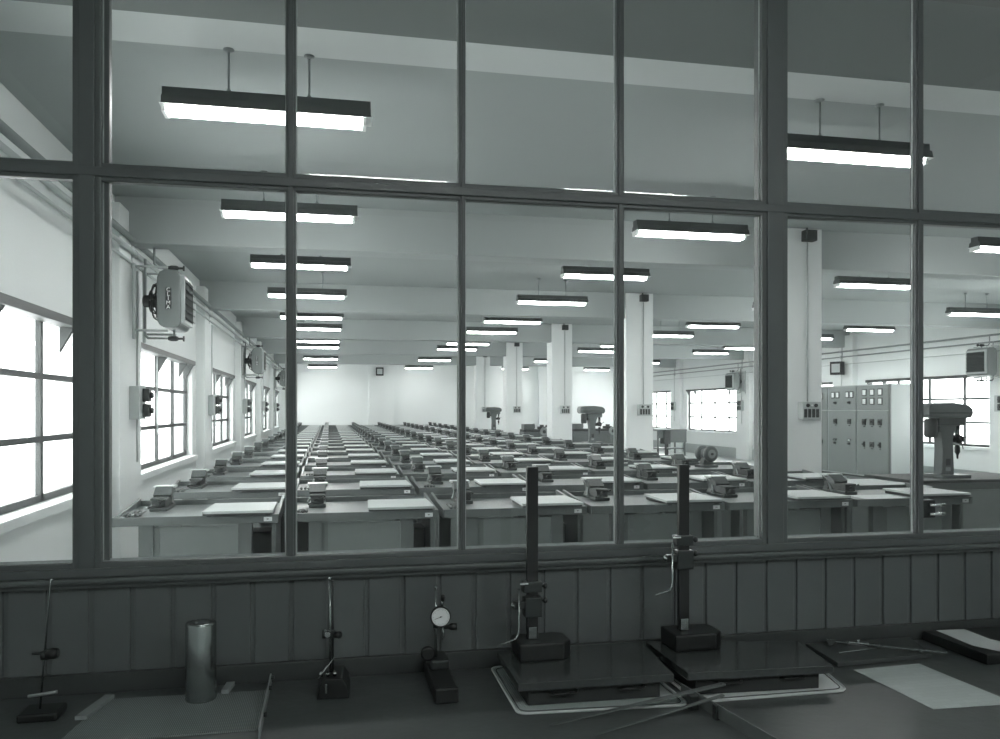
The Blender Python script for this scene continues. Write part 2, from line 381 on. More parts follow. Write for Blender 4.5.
# ================================================================ WORKBENCHES
ZB = .955
BW, BD = .955, .70
def make_bench():
    t = thing('workbench', '', 'workbench', group='grey steel workbenches in rows')
    MB().box((.0, .0, ZB-.018), (BW, BD, ZB), .002).build('worktop', 'bench_top', t)
    MB().box((-.012, -.02, ZB-.046), (BW+.006, .0, ZB+.008), .004).build('front_apron', 'bench', t)
    for x in (-.012, BW-.012):
        MB().prism([(-.0, ZB-.05), (-.0, ZB+.006), (BD*.5, ZB+.022), (BD, ZB+.05), (BD, ZB-.05)], x, x+.018, 'yz').build('side_rim', 'bench', t)
    MB().box((.006, BD-.016, ZB-.05), (BW-.012, BD, ZB+.035), .003).build('back_rim', 'bench', t)
    MB().box((.255, .012, .12), (.715, .024, ZB-.06)).build('front_panel', 'bench_panel', t)
    for (x, y) in ((.135, .0), (.715, .0), (.04, BD-.09), (.80, BD-.09)):
        l = MB().box((x, y+.004, 0), (x+.085, y+.06, ZB-.018), .003)
        if x == .135: l.box((x+.085, y+.01, 0), (x+.12, y+.03, ZB-.06))
        l.box((x-.005, y, 0), (x+.09, y+.065, .02)); l.build('leg', 'bench', t)
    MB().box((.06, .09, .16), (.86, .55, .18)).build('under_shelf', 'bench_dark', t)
    MB().box((.915, .05, .06), (.940, .60, ZB-.05), .003).build('side_panel', 'bench', t)
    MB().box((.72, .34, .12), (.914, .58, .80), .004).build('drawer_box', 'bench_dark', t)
    tg = MB().box((.872, -.0235, ZB-.034), (.922, -.0195, ZB-.008)); tg.box((.890, -.0242, ZB-.024), (.895, -.0233, ZB-.017), mi=1); tg.box((.899, -.0242, ZB-.024), (.902, -.0233, ZB-.017), mi=1)
    tg.build('number_tag', ['tagw', 'ink'], t)
    # vise
    vx, vy = .185, .575
    v = MB(); v.box((vx-.056, vy-.24, ZB), (vx+.056, vy+.06, ZB+.024), .006)
    v.prism([(vx-.052, ZB+.022), (vx+.052, ZB+.022), (vx+.040, ZB+.05), (vx+.042, ZB+.09), (vx+.058, ZB+.124), (vx+.062, ZB+.132), (vx-.062, ZB+.132), (vx-.058, ZB+.124), (vx-.042, ZB+.09), (vx-.040, ZB+.05)], vy-.005, vy+.055, 'xz', bev=.003)
    vb = v.build('vise', 'vise_grey', t)
    MB().box((vx-.070, vy-.030, ZB+.132), (vx+.070, vy+.065, ZB+.146), .003).build('jaw_plate', 'jaw', vb)
    MB().prism([(vy-.115, ZB+.095), (vy-.035, ZB+.143), (vy-.008, ZB+.143), (vy-.008, ZB+.085), (vy-.10, ZB+.078)], vx-.056, vx+.056, 'yz', bev=.003).build('moving_jaw', 'vise_grey', vb)
    s = MB(); s.prism([(vy-.23, ZB+.026), (vy+.01, ZB+.026), (vy+.01, ZB+.082), (vy-.16, ZB+.082), (vy-.23, ZB+.078)], vx-.042, vx+.042, 'yz', bev=.005)
    s.box((vx-.050, vy-.235, ZB+.070), (vx+.050, vy-.14, ZB+.084), .003); s.build('slide', 'iron', vb)
    MB().cyl((vx, vy-.262, ZB+.052), (vx, vy-.225, ZB+.052), .014, 12).build('screw', 'darksteel', vb)
    h = MB().cyl((vx-.05, vy-.256, ZB+.030), (vx+.045, vy-.256, ZB+.075), .004, 8); h.lathe([(0, .007), (.012, .007)], (vx-.05, vy-.256, ZB+.030), (-1, 0, -.5), 10); h.lathe([(0, .007), (.012, .007)], (vx+.045, vy-.256, ZB+.075), (1, 0, .5), 10)
    h.build('handle', 'darksteel', vb)
    MB().tube([(vx-.064, vy+.03, ZB+.130), (vx-.048, vy+.0, ZB+.11), (vx-.044, vy-.02, ZB+.07), (vx-.054, vy-.05, ZB+.04), (vx-.068, vy-.09, ZB+.022)], [.006, .008, .007, .008, .009], 8).build('side_rib', 'pipe_grey', vb)
    return t
bench = make_bench(); index(bench)
def make_board():
    b = MB().prism([(.008, 0), (.43, 0), (.43, .46), (.026, .46)], 0, .016, 'xy', bev=.0015)
    o = b.build('drawing_board', 'board'); tag(o, '', 'board', 'pale drawing boards on the workbenches')
    f = MB(); f.box((.035, .03, -.022), (.06, .44, -.0005)); f.box((.38, .03, -.022), (.41, .44, -.0005)); f.box((.012, .0005, -.010), (.42, .010, -.0005)); f.build('batten', 'board_edge', o)
    return o
board = make_board(); index(board)
NROW = 19
colw = ['nearest the left windows', 'second from the left windows', 'third from the left windows', 'fourth from the left windows', 'second from the pillar line', 'nearest the pillar line']
B = {}
fb = fbd = True
rowy = [5.33, 6.85] + [8.33+1.49*k for k in range(NROW-2)]
for r in range(NROW):
    for c in range(6):
        y = rowy[r]
        if c == 5 and any(abs(y+.3-by) < .0 for by in beam_y): continue
        o = bench if fb else copy_tree(bench); fb = False
        x0 = -1.27+1.008*c; B[r, c] = (x0, y)
        o.location = (x0, y, 0)
        rn = 'front row' if r == 0 else ('%s row from the glass' % ORD[r] if r < NROW-1 else 'last row by the far wall')
        o['label'] = 'grey steel workbench with vise, %s, %s' % (rn, colw[c])
        if (r, c) in ((2, 5),): continue
        b = board if fbd else copy_tree(board); fbd = False
        b.location = (x0+.503+random.uniform(-.006, .006), y-.045+random.uniform(-.01, .01), ZB+.022)
        b.rotation_euler = (0, 0, random.uniform(-.008, .008))
        b['label'] = 'pale drawing board on the %s workbench %s' % (rn.replace(' from the glass', '').replace('last row by the far wall', 'last row'), colw[c])
# files lying with their handles to the front
def make_file():
    t = thing('file', '', 'file')
    MB().lathe([(0, .005), (.005, .009), (.03, .0115), (.07, .010), (.095, .010), (.105, .006)], (0, 0, .0118), (0, 1, 0), 12).build('handle', 'wood', t)
    MB().box((-.007, .10, .008), (.007, .24, .014), .001).build('blade', 'darksteel', t)
    return t
fp = make_file(); index(fp); ff = True
fw = ['leftmost', 'second from left', 'third from left', 'rightmost']
for (r, c) in ((0, 0), (0, 1), (0, 2), (1, 0), (1, 1), (2, 0), (2, 1), (1, 2)):
    x0, y = B[r, c]
    for q in range(4):
        o = fp if ff else copy_tree(fp); ff = False
        o.location = (x0+.045+.026*q, y+.03+.012*(q % 2), ZB+.001); o.rotation_euler = (0, 0, random.uniform(-.12, .12))
        o['group'] = 'files lying on the workbenches'
        o['label'] = 'wooden-handled file, %s of four, %s workbench %s' % (fw[q], 'front-row' if r == 0 else ORD[r]+'-row', colw[c])
# papers on the right-hand benches
def sheet(name, pts, z, label, cat='paper', m='paper', g=None, th=.0012, zs=None):
    mb = MB(); mb.prism(pts, 0, th, 'xy'); o = mb.build(name, m)
    cx = sum(p[0] for p in pts)/len(pts); cy = sum(p[1] for p in pts)/len(pts)
    for v in o.data.vertices: v.co.x -= cx; v.co.y -= cy
    o.location = (cx, cy, z); tag(o, label, cat, g); return o
x0, y = B[0, 5]
sheet('paper_sheet', [(x0+.10, y+.03), (x0+.45, y+.01), (x0+.47, y+.28), (x0+.12, y+.30)], ZB+.002, 'white paper sheet on the front workbench nearest the pillar line, beside the board')
x1, y1 = B[1, 5]
sheet('paper_sheet', [(x1+.30, y1+.05), (x1+.50, y1+.03), (x1+.50, y1+.5), (x1+.32, y1+.5)], ZB+.002, 'white paper sheet on the second-row workbench nearest the pillar line')
# bench grinder on the third row
def make_grinder():
    t = thing('bench_grinder', 'double-ended grey bench grinder standing on a workbench of the third row', 'grinder')
    b = MB(); b.box((-.10, -.09, 0), (.10, .09, .03), .008); b.prism([(-.075, .028), (.075, .028), (.045, .11), (-.045, .11)], -.04, .04, 'xz', bev=.006); b.build('base', 'machine', t)
    MB().lathe([(0, .045), (.01, .062), (.10, .062), (.11, .045)], (0, -.055, .15), (0, 1, 0), 24).build('motor', 'machine', t)
    for s in (-1, 1):
        g = MB().lathe([(0, .06), (.006, .088), (.045, .088), (.05, .06)], (0, s*.055+(-.05 if s < 0 else 0), .155), (0, 1, 0), 28).build('wheel_guard', 'machine', t)
        MB().lathe([(0, .05), (.004, .05)], (0, s*.108, .155), (0, s, 0), 24).build('wheel', 'pipe_grey', g)
        MB().lathe([(0, .016), (.012, .014)], (0, s*.111, .155), (0, s, 0), 12).build('hub_nut', 'boxdark', g)
    return t
gx, gy = B[2, 5]
g = make_grinder(); g.location = (4.22, 8.70, ZB+.001); g.rotation_euler = (0, 0, .15)

# ================================================================ DRILL PRESSES
def make_drill():
    t = thing('drill_press', '', 'drill press', group='bench drill presses')
    MB().box((-.16, -.15, 0), (.24, .15, .035), .010).build('base_plate', 'machine', t)
    MB().prism([(-.10, .034), (.09, .034), (.07, .09), (.055, .40), (.09, .50), (.13, .56), (-.13, .56), (-.085, .48), (-.075, .30), (-.075, .09)], -.06, .06, 'xz', bev=.010).build('column', 'machine', t)
    MB().box((-.14, -.075, .545), (.24, .075, .63), .018).build('head', 'machine', t)
    c = MB().prism([(-.30, .625), (.26, .625), (.29, .66), (.29, .72), (.22, .765), (.0, .785), (-.30, .775), (-.335, .73), (-.335, .66)], -.13, .13, 'xz', bev=.022).build('belt_cover', 'machine', t)
    MB().box((-.325, -.134, .672), (.283, .134, .684), .003).build('seam', 'iron', c)
    m = MB().lathe([(0, .05), (.02, .07), (.18, .07), (.2, .05)], (-.215, -.03, .42), (0, 0, 1), 20); m.box((-.22, -.02, .48), (-.10, .02, .54)); m.build('motor', 'iron', t)
    MB().cyl((.19, 0, .36), (.19, 0, .56), .028, 16).build('quill', 'steel', t)
    h = MB().lathe([(0, .035), (.14, .035)], (.07, 0, .40), (1, 0, 0), 16); h.lathe([(0, .045), (.09, .045)], (.19, -.045, .40), (0, 1, 0), 20); h.build('feed_hub', 'black', t)
    for k in range(3):
        a = k*2*PI/3+.5
        MB().tube([(.19, -.05, .40), (.19+.10*math.cos(a), -.085, .40+.10*math.sin(a))], .006, 8).build('feed_handle', 'black', t)
    MB().lathe([(0, .020), (.03, .030), (.08, .030), (.11, .012), (.15, .008), (.152, .003)], (.19, 0, .345), (0, 0, -1), 16).build('chuck', 'darksteel', t)
    MB().box((-.03, -.066, .13), (.03, -.060, .20), .002).build('switch_plate', 'boxdark', t)
    MB().box((-.035, -.064, .07), (.035, -.060, .11), .002).build('name_plate', 'pipe_grey', t)
    return t
def pedestal(x0, x1, y0, y1, h, label, g='machine pedestals', topm='iron'):
    t = thing('machine_cabinet', label, 'cabinet', ((x0+x1)/2, (y0+y1)/2, 0), 0, g)
    w2, d2 = (x1-x0)/2, (y1-y0)/2
    MB().box((-w2+.01, -d2+.01, .06), (w2-.01, d2-.01, h-.03), .008).build('body', 'machine', t)
    MB().box((-w2, -d2, h-.03), (w2, d2, h), .006).build('top', topm, t)
    MB().box((-w2+.03, -d2+.03, 0), (w2-.03, d2-.03, .06)).build('plinth', 'iron', t)
    d = MB().box((-w2+.06, -d2-.002, .12), (w2-.06, -d2+.012, h-.10), .003).build('door', 'bench_panel', t)
    MB().cyl((w2-.12, -d2-.014, h*.5), (w2-.12, -d2-.014, h*.5+.08), .006, 8).build('handle', 'steel', d)
    return t
drill = make_drill(); index(drill)
pedestal(5.78, 7.35, 7.2, 8.05, .90, 'long dark cabinet carrying the big drill press at the right')
pedestal(4.80, 5.74, 6.95, 7.85, .87, 'grey cabinet with a pale clear top, between the benches and the big drill press cabinet', topm='board')
drill['label'] = 'large grey drill press in front of the right windows, nearest the partition'
drill.location = (6.33, 7.50, .901); drill.scale = (.86, 1.0, 1.0)
pedestal(4.98+.22, 5.76, 16.0, 16.7, .90, 'grey cabinet carrying the middle drill press between two pillars')
d2 = copy_tree(drill); d2.location = (5.36, 16.35, .901); d2['label'] = 'grey drill press standing between pillars, in the middle of the hall'
pedestal(5.1, 5.9, 26.4, 27.0, .90, 'grey cabinet carrying the most distant drill press')
d3 = copy_tree(drill); d3.location = (5.35, 26.7, .901); d3['label'] = 'small pale drill press farthest away, near the back wall'
# lathes
def make_lathe(L, label, loc):
    t = thing('lathe', label, 'lathe', loc, 0, 'lathes behind the pillars')
    t.scale = (1, 1, 1.06)
    MB().box((0, 0, 0), (L, .55, .92), .012).build('cabinet_stand', 'machine', t)
    MB().box((0.0, .05, .92), (L, .50, .99), .010).build('bed', 'iron', t)
    h = MB().box((.03, .10, .99), (.33, .45, 1.13), .015).build('headstock', 'machine', t)
    MB().lathe([(0, .07), (.04, .07), (.05, .03)], (.33, .27, 1.07), (1, 0, 0), 20).build('chuck', 'steel', h)
    c = MB().box((L*.55, .06, .99), (L*.55+.14, .48, 1.06), .008); c.box((L*.55+.03, .15, 1.06), (L*.55+.11, .30, 1.11), .006); c.build('carriage', 'iron', t)
    MB().lathe([(0, .03), (.10, .045), (.14, .03)], (L-.22, .28, 1.07), (1, 0, 0), 14).build('tailstock', 'iron', t)
    w = MB().lathe([(0, .10), (.015, .115), (.04, .115), (.05, .10)], (L*.62, -.06, .93), (0, 1, 0), 26).build('handwheel', 'pipe_grey', t)
    MB().lathe([(0, .045), (.012, .045)], (L*.62, -.073, .93), (0, 1, 0), 20).build('hub', 'iron', w)
    MB().box((L*.62-.10, -.045, .70), (L*.62+.14, .02, 1.00), .01).build('apron', 'machine', t)
    return t
make_lathe(.92, 'small grey lathe with a round handwheel, between two distant pillars', (5.30, 22.2, 0))
make_lathe(1.9, 'long grey lathe behind the middle drill press', (6.85, 22.6, 0))
# steel work table near right wall
t = thing('work_table', 'tall steel work table with deep side panels by the right windows', 'table', (10.5, 25.2, 0))
MB().box((0, 0, .90), (1.05, .9, .95), .005).build('top', 'machine', t)
MB().box((.04, .02, .66), (.36, .04, .90)).build('apron_panel', 'machine', t)
MB().box((.47, .02, .52), (1.03, .04, .90)).build('apron_panel', 'machine', t)
MB().box((.22, -.05, .48), (.44, .30, .93), .006).build('drawer_unit', 'iron', t)
MB().box((.06, .06, .30), (1.0, .85, .33)).build('shelf', 'machine', t)
for (x, y) in ((.03, .03), (.97, .03), (.03, .82), (.97, .82), (.30, .03), (.70, .82)): MB().box((x-.025, y-.025, 0), (x+.025, y+.025, .90), .003).build('leg', 'iron' if x in (.30, .70) else 'machine', t)

# ================================================================ CONTROL CABINET
t = thing('control_cabinet', 'tall grey electrical control cabinet with meters, in front of the right windows', 'control cabinet', (11.8, 15.55, 0))
ZH = 2.165
MB().box((0, 0, .10), (.80, 4.4, ZH), .006).build('body', 'cab_side', t)
MB().box((.02, .02, 0), (.78, 4.38, .10)).build('plinth', 'cab', t)
MB().box((-.02, -.02, .08), (.0, 4.42, .11)).build('base_rail', 'iron', t)
for k in range(4):
    y0 = .03+k*1.1
    if k == 0: MB().box((-.024, -.03, .10), (.004, .03, ZH+.006), .003).build('corner_post', 'bench', t)
    up = MB().box((-.022, y0+.02, 1.60), (-.001, y0+1.07, ZH-.02), .004).build('meter_panel', 'cab', t)
    lo = MB().box((-.022, y0+.02, .14), (-.001, y0+1.07, 1.575), .004).build('door', 'cab', t)
    def meter(y, z, w=.15, h=.155):
        m = MB().box((-.034, y-w/2, z-h/2), (-.018, y+w/2, z+h/2), .004); m = m.build('meter', 'boxdark', up)
        MB().box((-.037, y-w/2+.022, z-h/2+.022), (-.033, y+w/2-.022, z+h/2-.022)).build('dial', 'dial', m)
    def knob(y, z, w=.07, h=.11, m='boxdark', par=None, nm='switch'):
        a = MB().box((-.05, y-w/2, z-h/2), (-.018, y+w/2, z+h/2), .006); a.cyl((-.08, y, z), (-.04, y, z), .022, 12); a.box((-.032, y-w*.25, z-h*.85), (-.018, y+w*.25, z-h*.65)); a.build(nm, m, par or lo)
    if k == 0:
        for z in (1.79, 1.99):
            for q in range(3): meter(y0+.27+.27*q, z)
        for q in range(3): knob(y0+.27+.27*q, 1.33, .12, .13)
        for q in range(3): knob(y0+.27+.27*q, .83, (.05, .13, .05)[q], .12)
    elif k == 1:
        for q in (.17, .33, .70, .88): meter(y0+q, 1.95, .13)
        for q in (.25, .78):
            knob(y0+q, 1.77, .07, .05, par=up); knob(y0+q, 1.33, .11, .12); knob(y0+q, .90, .10, .05, 'steel'); knob(y0+q, .82, .05, .04)
    else:
        for q in (.25, .80): meter(y0+q, 1.93, .13); knob(y0+q, .83, .12, .10)

# ================================================================ HEATERS
def make_heater():
    t = thing('unit_heater', '', 'fan heater', group='unit heaters hung on the pilasters')
    # local frame: wall at x=0, blows towards +x
    b = MB(); b.prism([(.24, -.22), (.265, -.275), (.31, -.30), (.43, -.30), (.46, -.28), (.475, -.24), (.475, .24), (.46, .28), (.43, .30), (.31, .30), (.265, .275), (.24, .22)], -.30, .30, 'xz', bev=.02)
    body = b.build('casing', 'heater', t)
    MB().box((.465, -.28, -.25), (.51, .28, .25), .012).build('outlet_frame', 'heater_light', t)
    MB().box((.506, -.24, -.21), (.513, .24, .21)).build('outlet', 'louvre', t)
    for k in range(6):
        z = -.18+.072*k; MB().prism([(.50, z), (.53, z-.025), (.533, z-.020), (.503, z+.006)], -.25, .25, 'xz').build('louvre_blade', 'louvre', t)
    g = MB()
    for r, x in ((.235, .22), (.18, .165), (.11, .13)):
        g.tube([(x, r*math.cos(a*PI/12), r*math.sin(a*PI/12)) for a in range(25)], .008, 6)
    for k in range(8):
        a = k*PI/4; g.tube([(.25, .24*math.cos(a), .24*math.sin(a)), (.165, .18*math.cos(a), .18*math.sin(a)), (.125, .08*math.cos(a), .08*math.sin(a))], .007, 6)
    g.build('fan_guard', 'darksteel', t)
    f = MB().cyl((.20, 0, 0), (.26, 0, 0), .04, 12)
    for k in range(4):
        a = k*PI/2+.4; f.box((.225, -.05, .04), (.232, .05, .21), .002, mtx=Matrix.Rotation(a, 4, 'X'))
    f.build('fan', 'darksteel', t)
    MB().lathe([(0, .05), (.015, .065), (.14, .065), (.15, .05)], (.05, 0, 0), (1, 0, 0), 20).build('motor', 'iron', t)
    fr = MB(); fr.tube([(.01, -.24, -.42), (.01, -.24, .36)], .016, 10); fr.tube([(.0, -.24, .33), (.34, -.24, .33)], .013, 10); fr.tube([(.0, -.24, -.33), (.34, -.24, -.33)], .013, 10)
    fr.tube([(.01, .24, -.42), (.01, .24, .36)], .016, 10); fr.tube([(.0, .24, .33), (.34, .24, .33)], .013, 10); fr.tube([(.0, .24, -.33), (.34, .24, -.33)], .013, 10)
    fr.build('bracket', 'pipe', t)
    p = MB(); p.tube([(.36, 0, -.29), (.36, 0, -.39), (.10, 0, -.39), (.07, 0, -.36), (.07, 0, .45)], .013, 10); p.tube([(.36, 0, .29), (.36, 0, .36), (.20, 0, .36), (.16, 0, .40), (.16, 0, .60)], .013, 10); p.build('feed_pipe', 'pipe_grey', t)
    for z in (.36, -.39):
        v = MB().lathe([(0, .02), (.03, .028), (.08, .028), (.1, .02)], (.30, 0, z), (1, 0, 0), 12); v.cyl((.40, 0, z), (.45, 0, z), .012, 8); v.lathe([(0, .03), (.012, .03)], (.45, 0, z), (1, 0, 0), 14); v.build('valve', 'iron', t)
    return t, body
heater, hbody = make_heater()
cu = bpy.data.curves.new('maker_letters', 'FONT'); cu.body = 'C\nL\nI\nM\nA'; cu.size = .056; cu.align_x = 'CENTER'; cu.space_line = .80; cu.extrude = .003
to = bpy.data.objects.new('tmp', cu); C.objects.link(to); bpy.context.view_layer.update()
me = bpy.data.meshes.new_from_object(to); bpy.data.objects.remove(to); me.materials.clear(); me.materials.append(M['dial'])
bd = MB()
for k in range(5): bd.box((.355-.030, -.306, .069-k*.045), (.355+.030, -.2995, .111-k*.045), .006)
badge = bd.build('badge', 'boxdark', heater)
lt = bpy.data.objects.new('letters', me); C.objects.link(lt); lt.parent = badge
zs = [v.co.y for v in me.vertices]; mid = (max(zs)+min(zs))/2
lt.rotation_euler = (PI/2, 0, 0); lt.location = (.355, -.3095, .000-mid)
index(heater)
hl = [(XL+.165, 8.62, CH+1.06, 0, 'large unit heater on the first left pilaster, with a vertical row of letters'), (XL+.13, 18.9, CH+1.06, 0, 'unit heater on the left wall, second away from the partition'), (XL+.13, 29.5, CH+1.06, 0, 'smallest, farthest unit heater on the left wall'),
      (XR-.14, 14.0, CH+.93, PI, 'unit heater on the right wall, at the photo edge over the drill'), (XR-.14, 24.25, CH+.88, PI, 'unit heater on the right wall, beyond the grinder and pillars')]
for i, (x, y, z, rz, lb) in enumerate(hl):
    o = heater if i == 0 else copy_tree(heater); o.location = (x, y, z); o.rotation_euler = (0, 0, rz); o['label'] = lb; o.scale = (.93,)*3

# pipes along the walls
def pipe(pts, r, label, m='pipe', nm='pipe'):
    o = MB().tube(pts, r, 10).build(nm, m); return tag(o, label, 'pipe', None)
xl = XL+.16
pipe([(xl, 2.8, CH+1.62), (xl, 33.9, CH+1.62)], .030, 'upper thick heating pipe running along the left window wall', 'pipe_grey')
pipe([(xl+.01, 2.8, CH+1.50), (xl+.01, 33.9, CH+1.50)], .022, 'middle heating pipe running along the left window wall')
pipe([(xl-.01, 2.8, CH+1.40), (xl-.01, 33.9, CH+1.40)], .014, 'thin lowest conduit running along the left window wall')
xr = XR-.18
pipe([(xr, 7, CH+1.48), (xr, 33.9, CH+1.48)], .022, 'upper heating pipe running along the right window wall', 'pipe_grey')
pipe([(xr, 7, CH+1.34), (xr, 33.9, CH+1.34)], .018, 'lower heating pipe running along the right window wall', 'pipe_grey')
pipe([(XR-.17, 7, CH+1.15), (XR-.17, 33.9, CH+1.15)], .010, 'thin conduit beneath the two pipes on the right wall', 'pipe')
for side, xx in (('left', xl), ('right', xr)):
    for q, y in enumerate(beam_y):
        z0 = CH+(1.36 if side == 'left' else 1.28)
        a = MB().box((xx-.045 if side == 'left' else xx+.022, y-.02, z0), (xx-.022 if side == 'left' else xx+.045, y+.02, CH+1.72), .003)
        for zz in ((1.62, 1.50) if side == 'left' else (1.48, 1.34)): a.lathe([(0, .036), (.03, .036)], (xx, y-.015, CH+zz), (0, 1, 0), 12)
        tag(a.build('pipe_bracket', 'pipe'), 'pipe bracket on the %s wall, %s away from the glass partition' % (side, ORD[q]), 'bracket', 'pipe brackets on the %s wall' % side)
# ================================================================ SWITCH BOXES on the pillars
def make_pillar_box():
    t = thing('socket_box', '', 'socket box', group='socket boxes on the pillars')
    b = MB().box((-.115, -.10, 0), (.115, 0, .195), .006).build('housing', 'box', t)
    for k in range(4): MB().box((-.096+.049*k, -.106, .02), (-.060+.049*k, -.098, .115), .003).build('socket', 'boxdark', t)
    for s in (-1, 1):
        MB().lathe([(0, .022), (.012, .020)], (s*.05, -.098, .155), (0, -1, 0), 16).build('switch_knob', 'boxdark', t)
    MB().lathe([(0, .010), (.012, .010)], (0, -.098, .155), (0, -1, 0), 12).build('indicator', 'tagw', t)
    MB().tube([(0, -.012, .20), (0, -.012, 2.00)], .009, 8).build('conduit', 'pipe', t)
    return t
pb = make_pillar_box(); index(pb)
jb = MB().box((-.07, -.10, 0), (.07, 0, .12), .006).build('junction_box', 'iron'); tag(jb, '', 'junction box', 'dark junction boxes high on the pillars')
MB().box((-.045, -.108, .02), (.045, -.098, .10), .003).build('cover', 'boxdark', jb); MB().cyl((-.03, -.05, .12), (-.03, -.05, .15), .012, 10).build('gland', 'iron', jb); index(jb)
pw = ['nearest', 'second', 'third', 'fourth', 'fifth']
for i, y in enumerate(beam_y):
    o = pb if i == 0 else copy_tree(pb); o.location = (PX[i]+.31, y-.15, CH-.115); o['label'] = 'grey four-socket box on the front of the %s%s pillar' % (pw[i], '' if i == 0 else ' nearest')
    o = jb if i == 0 else copy_tree(jb); o.location = (PX[i]+.31, y-.15, CH+1.88); o['label'] = 'dark junction box near the top of the %s%s pillar' % (pw[i], '' if i == 0 else ' nearest')
# boxes on the left pilasters
def make_wall_box():
    t = thing('fuse_box', '', 'fuse box')
    MB().box((0, -.20, 0), (.09, .10, .32), .005).build('housing', 'box', t)
    for z in (.02, .17):
        s = MB().box((.09, -.06, z), (.15, .07, z+.13), .008); s.cyl((.15, 0, z+.065), (.18, 0, z+.065), .030, 14); s.build('switch', 'boxdark', t)
    MB().tube([(.03, 0, .32), (.03, 0, 1.45)], .010, 8).build('conduit', 'pipe', t)
    MB().tube([(.03, 0, 0), (.03, 0, -.42)], .010, 8).build('conduit', 'pipe', t)
    return t
wb = make_wall_box(); index(wb)
for i, y in enumerate(beam_y):
    o = wb if i == 0 else copy_tree(wb); o.location = (XL+.13, y+.10, CH-.10); o['label'] = 'pale fuse box with dark switches on the %s pilaster of the left wall' % ORD[i]; o['group'] = 'fuse boxes on the left pilasters'
for i in (1, 2, 3, 4):
    o = copy_tree(wb); o.location = (XR-.14, beam_y[i], CH-.05); o.rotation_euler = (0, 0, PI); o['label'] = 'pale fuse box on the right wall pilaster, %s from the partition' % ORD[i]; o['group'] = 'fuse boxes on the right pilasters'
# loudspeakers / clocks
def speaker(loc, rz, label):
    t = thing('loudspeaker', label, 'loudspeaker', loc, rz, 'small black loudspeakers')
    MB().prism([(-.16, 0), (.16, 0), (.13, .22), (-.13, .22)], 0, .34, 'xy', bev=.012).build('case', 'black', t)
    MB().box((-.11, -.008, .06), (.11, .003, .28), .004).build('grille', 'box', t)
speaker((2.05, YB-.42, CH+1.38), 0, 'small dark loudspeaker on the far back wall pilaster')
speaker((XR-.40, 18.9, CH+.88), -PI/2+.5, 'small dark loudspeaker on the right wall above the control cabinet')

# ================================================================ FRONT TABLE
ZT = CH-.83
t = thing('work_table', 'long dark work table under the glazed partition', 'table', (.7, 2.1, 0))
MB().box((-2.6, -.45, ZT-.045), (2.7, .488, ZT), .004).build('table_top', 'table', t)
MB().box((-2.5, -.40, ZT-.14), (2.6, -.37, ZT-.045)).build('apron', 'table_edge', t)
for x in (-2.45, 0, 2.55):
    for y in (-.38, .40): MB().box((x-.035, y-.035, 0), (x+.035, y+.035, ZT-.045), .004).build('leg', 'table_edge', t)
# ribbed mats
def rounded(pts, r, n=5):
    out = []; N = len(pts)
    for i in range(N):
        p = Vector(pts[i]); a = (Vector(pts[i-1])-p).normalized(); b = (Vector(pts[(i+1) % N])-p).normalized()
        A = p+a*r; Bq = p+b*r
        for k in range(n+1):
            u = k/n; out.append(tuple(A*(1-u)**2+p*2*u*(1-u)+Bq*u*u))
    return out
def mat_obj(name, pts, r, label, m, th=.004, rim=None, g=None):
    rp = rounded([Vector(p) for p in pts], r)
    o = sheet(name, rp, ZT+.0006, label, 'mat', m, g, th)
    if rim:
        cx, cy = o.location.x, o.location.y
        loop = [(p[0]-cx, p[1]-cy, th+.0005) for p in rp]+[(rp[0][0]-cx, rp[0][1]-cy, th+.0005)]
        MB().tube(loop, .003, 6).build('rim', rim, o)
        inn = [(p[0]*.955, p[1]*.93, th+.0005) for p in loop]
        MB().tube(inn, .0018, 6).build('border_line', 'boxdark', o)
    return o
mat_obj('ribbed_mat', [(.500, 2.165), (.985, 2.135), (.985, 2.56), (.505, 2.575)], .03, 'pale ribbed mat under the left-hand surface plate', 'ribbed_white', rim='paper', g='ribbed mats under the surface plates')
mat_obj('ribbed_mat', [(1.015, 2.150), (1.49, 2.150), (1.545, 2.40), (1.50, 2.56), (1.01, 2.56)], .03, 'pale mat under the right-hand surface plate', 'paper', rim='paper', g='ribbed mats under the surface plates')
mat_obj('ribbed_mat', [(-.66, 2.20), (-.18, 2.20), (-.178, 2.50), (-.62, 2.515)], .008, 'grey ribbed rubber mat under the steel cylinder, left end of the table', 'ribbed')
# steel cylinder
t = thing('steel_cylinder', 'tall polished hollow steel cylinder standing upright on the ribbed mat', 'cylinder', (-.357, 2.462, ZT+.005))
b = MB(); n = 40
b.lathe([(0, .039), (.0, .0405), (.003, .042), (.214, .042), (.218, .040), (.218, .020), (.150, .018)], (0, 0, 0), (0, 0, 1), n); b.build('body', 'steel', t)
MB().lathe([(.150, .0195), (.151, .0195)], (0, 0, 0), (0, 0, 1), 24).build('bore', 'black', t)
for a in (.6, 2.2, 3.9, 5.4): MB().lathe([(0, .0045), (.0012, .0045)], (.030*math.cos(a), .030*math.sin(a), .218), (0, 0, 1), 10).build('screw_hole', 'black', t)
